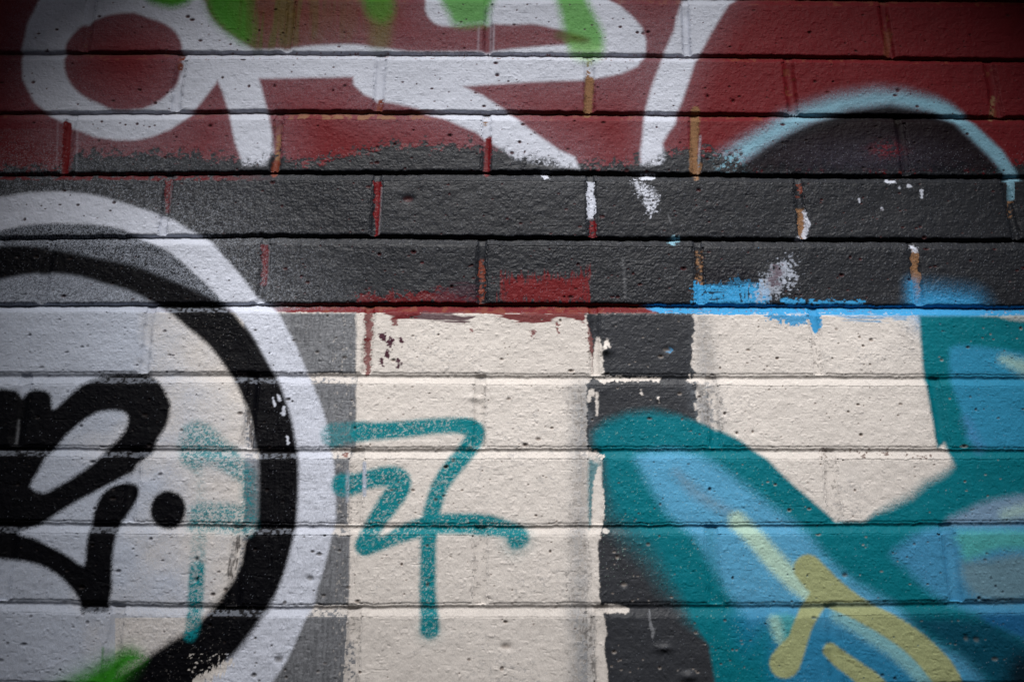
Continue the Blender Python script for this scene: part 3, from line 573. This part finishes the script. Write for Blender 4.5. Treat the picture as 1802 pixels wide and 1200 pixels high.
gr_(sd_poly([(978, -20), (986, 25), (992, 55), (1000, 80), (1012, 94), (1056, 94), (1062, 62), (1048, 30), (1034, 0), (1030, -20)], 30), lin((82, 156, 54)), .9, 12, 'green_spray#4')
gr_(sd_poly([(1000, 80), (1014, 108), (1052, 108), (1060, 80)], 20), lin((150, 196, 130)), .45, 10, None)
put(*(lambda s_, d_: (s_, sstep(8, -8, d_)*.75))(*sd_stroke([(985, 62, 9), (1020, 70, 7), (1034, 72, 4)], 20)), lin((72, 70, 28)))

# --- pale blue arc and black dome at the upper right
ARC_O = [(1255, 280), (1261, 269), (1302, 241), (1344, 219), (1372, 198), (1413, 180), (1468, 163), (1538, 152), (1593, 155), (1649, 168), (1677, 181), (1699, 198), (1732, 230), (1768, 264), (1790, 297), (1803, 318), (1830, 380)]
ARC_I = [(1790, 400), (1771, 322), (1763, 305), (1738, 277), (1704, 244), (1677, 219), (1635, 201), (1566, 190), (1496, 198), (1449, 214), (1427, 222), (1385, 241), (1344, 266), (1300, 296), (1270, 302)]
DM = [(1290, 303), (1344, 262), (1385, 238), (1427, 218), (1449, 210), (1496, 194), (1566, 186), (1635, 197), (1677, 215), (1704, 240), (1738, 273), (1765, 305), (1776, 330), (1776, 345), (1766, 330), (1760, 303)]
arc = sd_poly(ARC_O+ARC_I, 60, sm=False); s7, d7 = arc; uu, vv = U[s7], V[s7]
do = on(s7, sd_poly(ARC_O+[(1830, 500), (1200, 500)], 60, sm=False))
tt = np.clip((uu-1560)/160, 0, 1); so_ = 24*(1-tt)+6*tt
b = sstep(1, -1, (do+4)/so_)*sstep(1.0, -1.0, d7/np.maximum(so_, 8))
b = b*np.where((vv > 250) & (uu < 1330), 1-sstep(-14, 8, vv-rag3[s7])*sstep(.38, .46, n_rag[s7]), 1)*(vv < 420)*np.where(vv > 305, (uu > 1765), 1)
g = grain[s7]*.6+n_fine[s7]*.4-.5
bb = np.clip(b+g*3*b*(1-b), 0, 1)
put(s7, bb*(1-.8*pit[s7])*np.where(vv > 318, .7*(np.abs(uu-1780) < 6)*(vv < 350), 1), 'sky', 'blue_arc', b*(vv < 318), low=.15)
s8, d8 = sd_poly(DM, 40, sm=False)
b = sstep(8, -8, d8)*(V[s8] < 316)*(1-.0*pit[s8]); put(s8, b*.97, 'black', 'black_dome', b)
grey_c = np.exp(-(((U[s8]-1530)/150)**2+((V[s8]-278)/34)**2))*b
put(s8, grey_c*(.25+.5*sstep(.45, .6, grain[s8]*.5+n_fine[s8]*.5)), lin((58, 56, 70)))
put(s8, grey_c*np.exp(-(((U[s8]-1562)/26)**2+((V[s8]-262)/14)**2))*sstep(.4, .6, n_rag[s8]), lin((110, 24, 36)))
# --- white chips on the band
for pts_, rg in [([(1118, 322, 4), (1132, 335, 10), (1146, 350, 14), (1148, 368, 8)], 11), ([(1130, 311, 5), (1152, 310, 4)], 5), ([(958, 309, 4), (966, 312, 2)], 4), ([(1185, 424, 5), (1193, 420, 4)], 7), ([(1560, 318, 3), (1575, 320, 3)], 4),
                 ([(1600, 327, 3), (1604, 328, 2)], 2), ([(1622, 336, 3), (1623, 347, 2)], 2), ([(1583, 330, 2), (1584, 331, 2)], 1), ([(1552, 366, 2), (1553, 368, 2)], 1), ([(1512, 350, 1.5), (1513, 356, 1.5)], 1), ([(1406, 420, 5), (1412, 421, 3)], 4), ([(1606, 434, 4), (1612, 440, 4)], 3)]:
    brush(sd_stroke(pts_, 16), 'white' if pts_[0][0] != 1185 else 'sky', None, rg, n_rag, low=0, pits=.9)
sl_ = box(1112, 318, 1166, 382); put(sl_, sstep(.50, .40, n_fine[sl_]*.6+n_rag[sl_]*.4)*.8, 'charcoal')
spray(sd_stroke([(1095, 455, 1.2), (1099, 485, 2), (1100, 525, 1)], 10), 'grey', soft=3, op=.35)
spray(sd_stroke([(1176, 378, .8), (1181, 393, 1.2)], 10), 'grey', soft=2, op=.6)
brush(sd_stroke([(1416, 372, 2), (1420, 395, 5), (1416, 414, 5)], 14), 'white', None, 3, n_rag, low=0, op=.85)
brush(sd_stroke([(1177, 616, 4), (1181, 615, 3)], 10), 'bright', None, 2, n_rag, low=0, op=.8)
spray(sd_stroke([(1778, 322, 3), (1782, 350, 2)], 10), 'sky', soft=2, op=.7)

# --- everywhere: dirt in the pits, dust specks, droplets, mottling
put(FULL, pit*np.where(V > 545, .42, .6)*sstep(.25, .6, n_mid+.2), 'dirt')
speck = (grain > np.where((V > 255) & (V < 540), .988, .997)).astype(F32); put(FULL, speck*.28*(V > 250), 'lilac')
put(FULL, joint*under*sstep(.5, .75, n_mid)*.3, 'dirt')  # patchy dark brown tone just beneath the bricks' lower edges

mul = 1+(n_mid-.5)*.10+(n_big-.5)*.12+(grain-.5)*.07+(n_hor-.5)*.05
paint *= mul[..., None]; np.clip(paint, 0.0008, .85, out=paint)

# ------------------------------------------------------------------ normals of the relief, so that the parts meet without seams
gz, gx = np.gradient(Hh, zs, xs)
N = np.stack([-gx*-1*-1, -np.ones_like(gx), -gz*-1*-1], -1).astype(F32)
# surface is (x, -H, z); outward normal = (-dH/dx, -1, -dH/dz)
N[..., 0] = -gx; N[..., 1] = -1; N[..., 2] = -gz
N /= np.linalg.norm(N, axis=-1, keepdims=True)
co = np.stack([X, -Hh, Z], -1).astype(F32)

# ------------------------------------------------------------------ materials
def paint_mat(name, rough, spec=.35, bump=.25):
    m = bpy.data.materials.new(name); m.use_nodes = True; t = m.node_tree; bs = t.nodes['Principled BSDF']
    at = t.nodes.new('ShaderNodeAttribute'); at.attribute_name = 'paint'
    tc = t.nodes.new('ShaderNodeTexCoord')
    n1 = t.nodes.new('ShaderNodeTexNoise'); n1.inputs['Scale'].default_value = 900; n1.inputs['Detail'].default_value = 3
    n2 = t.nodes.new('ShaderNodeTexNoise'); n2.inputs['Scale'].default_value = 320; n2.inputs['Detail'].default_value = 4
    t.links.new(tc.outputs['Object'], n1.inputs['Vector']); t.links.new(tc.outputs['Object'], n2.inputs['Vector'])
    mr = t.nodes.new('ShaderNodeMapRange'); mr.inputs['From Min'].default_value = .3; mr.inputs['From Max'].default_value = .7
    mr.inputs['To Min'].default_value = .88; mr.inputs['To Max'].default_value = 1.10
    t.links.new(n1.outputs['Fac'], mr.inputs['Value'])
    mx = t.nodes.new('ShaderNodeVectorMath'); mx.operation = 'SCALE'
    t.links.new(at.outputs['Color'], mx.inputs[0]); t.links.new(mr.outputs[0], mx.inputs['Scale'])
    t.links.new(mx.outputs[0], bs.inputs['Base Color'])
    rr = t.nodes.new('ShaderNodeMapRange'); rr.inputs['To Min'].default_value = rough-.12; rr.inputs['To Max'].default_value = rough+.12
    t.links.new(n2.outputs['Fac'], rr.inputs['Value']); t.links.new(rr.outputs[0], bs.inputs['Roughness'])
    ad = t.nodes.new('ShaderNodeMath'); ad.operation = 'ADD'
    t.links.new(n1.outputs['Fac'], ad.inputs[0]); t.links.new(n2.outputs['Fac'], ad.inputs[1])
    bp = t.nodes.new('ShaderNodeBump'); bp.inputs['Strength'].default_value = bump; bp.inputs['Distance'].default_value = .0009
    t.links.new(ad.outputs[0], bp.inputs['Height']); t.links.new(bp.outputs[0], bs.inputs['Normal'])
    bs.inputs['Specular IOR Level'].default_value = spec
    return m
M_matt = paint_mat('masonry paint', .64, .16, .15); M_spray = paint_mat('spray paint', .60, .10, .15); M_gloss = paint_mat('charcoal paint', .48, .15, .20); M_mortar = paint_mat('bare mortar', .9, .1, .8)

# ------------------------------------------------------------------ cut the sheet into the wall's painted parts
INFO = {  # drawing label -> (object name, label, material, parent part)
 'cream_paint_field': ('paint_field', 'cream masonry paint on the lower bricks', M_matt, None),
 'red_paint_field': ('paint_field', 'dark red paint on the upper bricks', M_matt, None),
 'charcoal_paint_band': ('paint_band', 'charcoal band rolled across two courses between the red and the cream', M_gloss, None),
 'charcoal_stripe': ('paint_stripe', 'upright charcoal stripe dividing the cream', M_gloss, None),
 'grey_strip': ('paint_stripe', 'grey brushed strip beside the white ring', M_gloss, None),
 'misted_field': ('overspray', 'pale lilac overspray inside the black ring', M_matt, None),
 'white_ring': ('painted_ring', 'wide white outer ring', M_spray, None),
 'black_ring': ('painted_ring', 'black inner ring', M_spray, None),
 'black_lettering': ('graffiti_lettering', 'thick black looping letters inside the ring', M_spray, None),
 'black_dot': ('painted_dot', 'black dot right of the black letters', M_spray, None),
 'faded_teal_mark': ('painted_mark', 'faded teal mark between the dot and the ring', M_spray, None),
 'teal_tag': ('graffiti_tag', 'teal handwritten tag of crossed strokes on the cream', M_spray, None),
 'teal_letter': ('graffiti_letter', 'large teal letter with blue filling', M_spray, None),
 'blue_letter_fill': ('letter_fill', 'light blue filling', M_spray, 'teal_letter'),
 'pale_highlight': ('highlight', 'pale green-white highlight', M_spray, 'teal_letter'),
 'green_highlight': ('highlight', 'mint green highlight', M_spray, 'teal_letter'),
 'olive_mark': ('painted_mark', 'olive forked stroke over the blue', M_spray, None),
 'olive_dash': ('painted_mark', 'short olive dash under the fork', M_spray, None),
 'white_lettering': ('graffiti_lettering', 'white looping letters along the top', M_spray, None),
 'white_slash': ('graffiti_stroke', 'slanting white stroke right of the white letters', M_spray, None),
 'green_spray': ('spray_patch', 'bright green spray over the white letters', M_spray, None),
 'green_spray_patch': ('spray_patch', 'green spray at the foot of the rings', M_spray, None),
 'blue_arc': ('painted_arc', 'pale blue arc over the black dome', M_spray, None),
 'black_dome': ('painted_dome', 'black dome under the pale blue arc', M_spray, None),
 'red_joint_line': ('joint_line', 'red painted mortar line', M_matt, None),
 'blue_joint_line': ('joint_line', 'bright blue painted mortar line', M_matt, None),
 'red_scrape': ('paint_scrape', 'red paint showing through the charcoal', M_matt, None),
 'plum_brush_smear': ('paint_smear', 'plum brush smear on top of the cream', M_matt, None),
 'blue_scrape': ('paint_scrape', 'bright blue paint showing through the charcoal', M_matt, None),
 'grey_smear': ('paint_smear', 'whitish scraped smear beside the blue', M_matt, None),
 'cream_drip': ('paint_drip', 'cream paint left in the upright joint of the charcoal stripe', M_matt, None),
 'bare_mortar': ('mortar', 'bare tan mortar in unpainted joints', M_mortar, None),
}
MORE = {'green_spray#1': 'small green spray blob above the white loop', 'green_spray#2': 'green spray fading into olive streaks over the red', 'green_spray#3': 'short bright green spray patch between the streaks and the long one',
 'green_spray#5': 'bright green spray patch inside the white loop top', 'green_spray#4': 'long bright green spray stroke crossing the white letters', 'pale_highlight#1': 'pale green-white highlight above the olive fork', 'pale_highlight#2': 'pale blue highlight under the olive fork', 'pale_highlight#3': 'pale highlight at the right-hand edge',
 'red_scrape#1': 'red patch with a ragged top in the charcoal', 'red_scrape#2': 'red smear along the top of the cream brick', 'blue_scrape#2': 'small bright blue drip on the cream'}
root = bpy.data.objects.new('brick_wall', None); S.collection.objects.link(root)
root.location = (0, 0, 0)
root['label'] = 'painted brick wall covered in layered graffiti, red above, charcoal band, cream below'; root['category'] = 'wall'; root['kind'] = 'thing'
fl = lab[:-1, :-1]
Ngrid = np.arange(NZ*NX, dtype=np.int32).reshape(NZ, NX)
# vertex order so that faces look towards -y (the street): (i,j) (i,j+1) (i+1,j+1) (i+1,j)
quads = np.stack([Ngrid[:-1, :-1], Ngrid[:-1, 1:], Ngrid[1:, 1:], Ngrid[1:, :-1]], -1)
cof, Nf, pf = co.reshape(-1, 3), N.reshape(-1, 3), paint.reshape(-1, 3)
made = {}
def piece(name, mask, mat, label, parent):
    q = quads[mask]
    if len(q) < 4: return None
    used, inv = np.unique(q.ravel(), return_inverse=True); inv = inv.astype(np.int32).ravel()
    me = bpy.data.meshes.new(name); nv, nf = len(used), len(q)
    me.vertices.add(nv); me.vertices.foreach_set('co', cof[used].ravel())
    me.loops.add(nf*4); me.loops.foreach_set('vertex_index', inv)
    me.polygons.add(nf); me.polygons.foreach_set('loop_start', np.arange(0, nf*4, 4, dtype=np.int32))
    me.polygons.foreach_set('use_smooth', np.ones(nf, bool))
    a = me.attributes.new('paint', 'FLOAT_COLOR', 'POINT')
    a.data.foreach_set('color', np.concatenate([pf[used], np.ones((nv, 1), F32)], 1).ravel())
    me.update(calc_edges=True)
    me.normals_split_custom_set_from_vertices(Nf[used])
    me.materials.append(mat)
    o = bpy.data.objects.new(name, me); S.collection.objects.link(o); o.parent = parent
    if label: o['label'] = label
    return o
order = sorted(LABS, key=lambda k: 1 if INFO[k.split('#')[0]][3] else 0)
for k in order:
    nm, lb, mt, par = INFO[k.split('#')[0]]; lb = MORE.get(k, lb)
    made[k] = piece(nm, fl == LABS.index(k), mt, lb, made[par] if par else root)
    print(k, int((fl == LABS.index(k)).sum()))

# ------------------------------------------------------------------ ground; unseen canopy and building added to shape the light
def mat_noise(name, c1, c2, sc, rough=.85, bump=.3):
    m = bpy.data.materials.new(name); m.use_nodes = True; t = m.node_tree; bs = t.nodes['Principled BSDF']
    tc = t.nodes.new('ShaderNodeTexCoord'); n = t.nodes.new('ShaderNodeTexNoise'); n.inputs['Scale'].default_value = sc; n.inputs['Detail'].default_value = 8
    t.links.new(tc.outputs['Object'], n.inputs['Vector'])
    r = t.nodes.new('ShaderNodeValToRGB'); r.color_ramp.elements[0].color = (*c1, 1); r.color_ramp.elements[1].color = (*c2, 1)
    r.color_ramp.elements[0].position = .35; r.color_ramp.elements[1].position = .65
    t.links.new(n.outputs['Fac'], r.inputs[0]); t.links.new(r.outputs[0], bs.inputs['Base Color'])
    b = t.nodes.new('ShaderNodeBump'); b.inputs['Strength'].default_value = bump; b.inputs['Distance'].default_value = .004
    t.links.new(n.outputs['Fac'], b.inputs['Height']); t.links.new(b.outputs[0], bs.inputs['Normal'])
    bs.inputs['Roughness'].default_value = rough; return m
M_asph = mat_noise('asphalt', (.035, .035, .037), (.065, .063, .06), 60)
M_pier = mat_noise('dark painted brick', (.02, .02, .022), (.05, .045, .045), 30)
M_conc = mat_noise('grimy concrete', (.06, .058, .055), (.12, .115, .11), 12)
def boxmesh(bl, name, mat):
    """several bevelled blocks joined into one mesh"""
    import bmesh
    bm = bmesh.new()
    for (x0, y0, z0, x1, y1, z1) in bl:
        r = bmesh.ops.create_cube(bm, size=1)
        for vv_ in r['verts']:
            vv_.co = Vector(((x0+x1)/2+vv_.co.x*(x1-x0), (y0+y1)/2+vv_.co.y*(y1-y0), (z0+z1)/2+vv_.co.z*(z1-z0)))
    bmesh.ops.bevel(bm, geom=bm.edges[:], offset=.003, segments=2, affect='EDGES')
    me = bpy.data.meshes.new(name); bm.to_mesh(me); bm.free(); me.materials.append(mat)
    o = bpy.data.objects.new(name, me); S.collection.objects.link(o); return o
gm = bpy.data.meshes.new('pavement'); gm.from_pydata([(-150, -150, 0), (150, -150, 0), (150, 150, 0), (-150, 150, 0)], [], [(0, 1, 2, 3)]); gm.materials.append(M_asph)
go = bpy.data.objects.new('pavement', gm); S.collection.objects.link(go); go['kind'] = 'structure'
# added unseen canopy: its oval opening narrows the sunlight, darkening the wall's edges
CZ = 2.78
cy0 = -(CZ-1.615)/math.tan(math.radians(SUN_EL)); cx0 = math.tan(math.radians(SUN_AZ))*cy0-.008
def canopy():
    import bmesh
    bm = bmesh.new(); n = 96; A, B = 0.565, 0.375; x0, x1, y0, y1 = -2.3, 2.3, -2.3, -.006
    rings = []
    for z in (CZ, CZ+.05):
        inn, out = [], []
        for i in range(n):
            t = 2*math.pi*i/n; c, s_ = math.cos(t), math.sin(t); e = 1.0
            ix = cx0+A*math.copysign(abs(c)**e, c); iy = cy0+B*math.copysign(abs(s_)**e, s_)
            k = min([(x1-cx0)/c if c > 1e-6 else 9e9, (x0-cx0)/c if c < -1e-6 else 9e9, (y1-cy0)/s_ if s_ > 1e-6 else 9e9, (y0-cy0)/s_ if s_ < -1e-6 else 9e9])
            inn.append(bm.verts.new((ix, iy, z))); out.append(bm.verts.new((cx0+c*k, cy0+s_*k, z)))
        rings.append((inn, out))
    (i0, o0), (i1, o1) = rings
    for i in range(n):
        j = (i+1) % n
        bm.faces.new((i0[i], i0[j], o0[j], o0[i])); bm.faces.new((i1[i], o1[i], o1[j], i1[j]))
        bm.faces.new((i0[i], i1[i], i1[j], i0[j])); bm.faces.new((o0[i], o0[j], o1[j], o1[i]))
    bmesh.ops.recalc_face_normals(bm, faces=bm.faces)
    me = bpy.data.meshes.new('added_shade_deck'); bm.to_mesh(me); bm.free(); me.materials.append(M_conc)
    return bpy.data.objects.new('added_shade_deck', me)
cn = bpy.data.objects.new('added_shade_canopy', None); S.collection.objects.link(cn); cn.location = (0, 0, 0)
cn['label'] = 'added flat grey canopy out of view, its oval opening shaping the light on the wall, on two steel posts'; cn['category'] = 'canopy'; cn['kind'] = 'thing'
dk = canopy(); S.collection.objects.link(dk); dk.parent = cn
for sx in (-1, 1):
    po = boxmesh([(sx*2.2-.04, -2.24, .012, sx*2.2+.04, -2.16, CZ-.002), (sx*2.2-.09, -2.29, 0.001, sx*2.2+.09, -2.11, .011)], 'added_post', M_pier); po.parent = cn

# unseen building added opposite the wall to block low light
bd = bpy.data.objects.new('added_building', None); S.collection.objects.link(bd); bd.location = (0, -3.4, 0)
bd['label'] = 'added dark brick building out of view opposite the wall, blocking low light'; bd['category'] = 'building'
M_bb = mat_noise('dark brick facade', (.06, .03, .025), (.11, .055, .045), 9); M_gl = mat_noise('dark glass', (.01, .012, .015), (.02, .022, .025), 2, .15, 0)
BH = 3.9
cells = []; wins = []
x = -12.0
while x < 12:
    for z0, z1, solid in [(0, 1.1, 1), (1.1, 2.3, 0), (2.3, BH, 1)]:
        if solid: cells.append((x+.001, -.6, z0+.001, x+2.999, 0, z1-.001))
        else:
            cells += [(x+.001, -.6, z0+.001, x+.95, 0, z1-.001), (x+2.05, -.6, z0+.001, x+2.999, 0, z1-.001)]; wins.append((x+.95, z0, x+2.05, z1))
    x += 3.0
wl = boxmesh(cells, 'wall', M_bb); wl.parent = bd; wl['kind'] = 'thing'
for (x0, z0, x1, z1) in wins:
    wf = boxmesh([(x0, -.2, z0, x0+.06, -.1, z1), (x1-.06, -.2, z0, x1, -.1, z1), (x0+.062, -.2, z0, x1-.062, -.1, z0+.06), (x0+.062, -.2, z1-.06, x1-.062, -.1, z1), (x0+.062, -.19, (z0+z1)/2-.02, x1-.062, -.11, (z0+z1)/2+.02)], 'window', M_conc); wf.parent = bd
    wp = boxmesh([(x0+.05, -.16, z0+.05, x1-.05, -.15, z1-.05)], 'pane', M_gl); wp.parent = wf
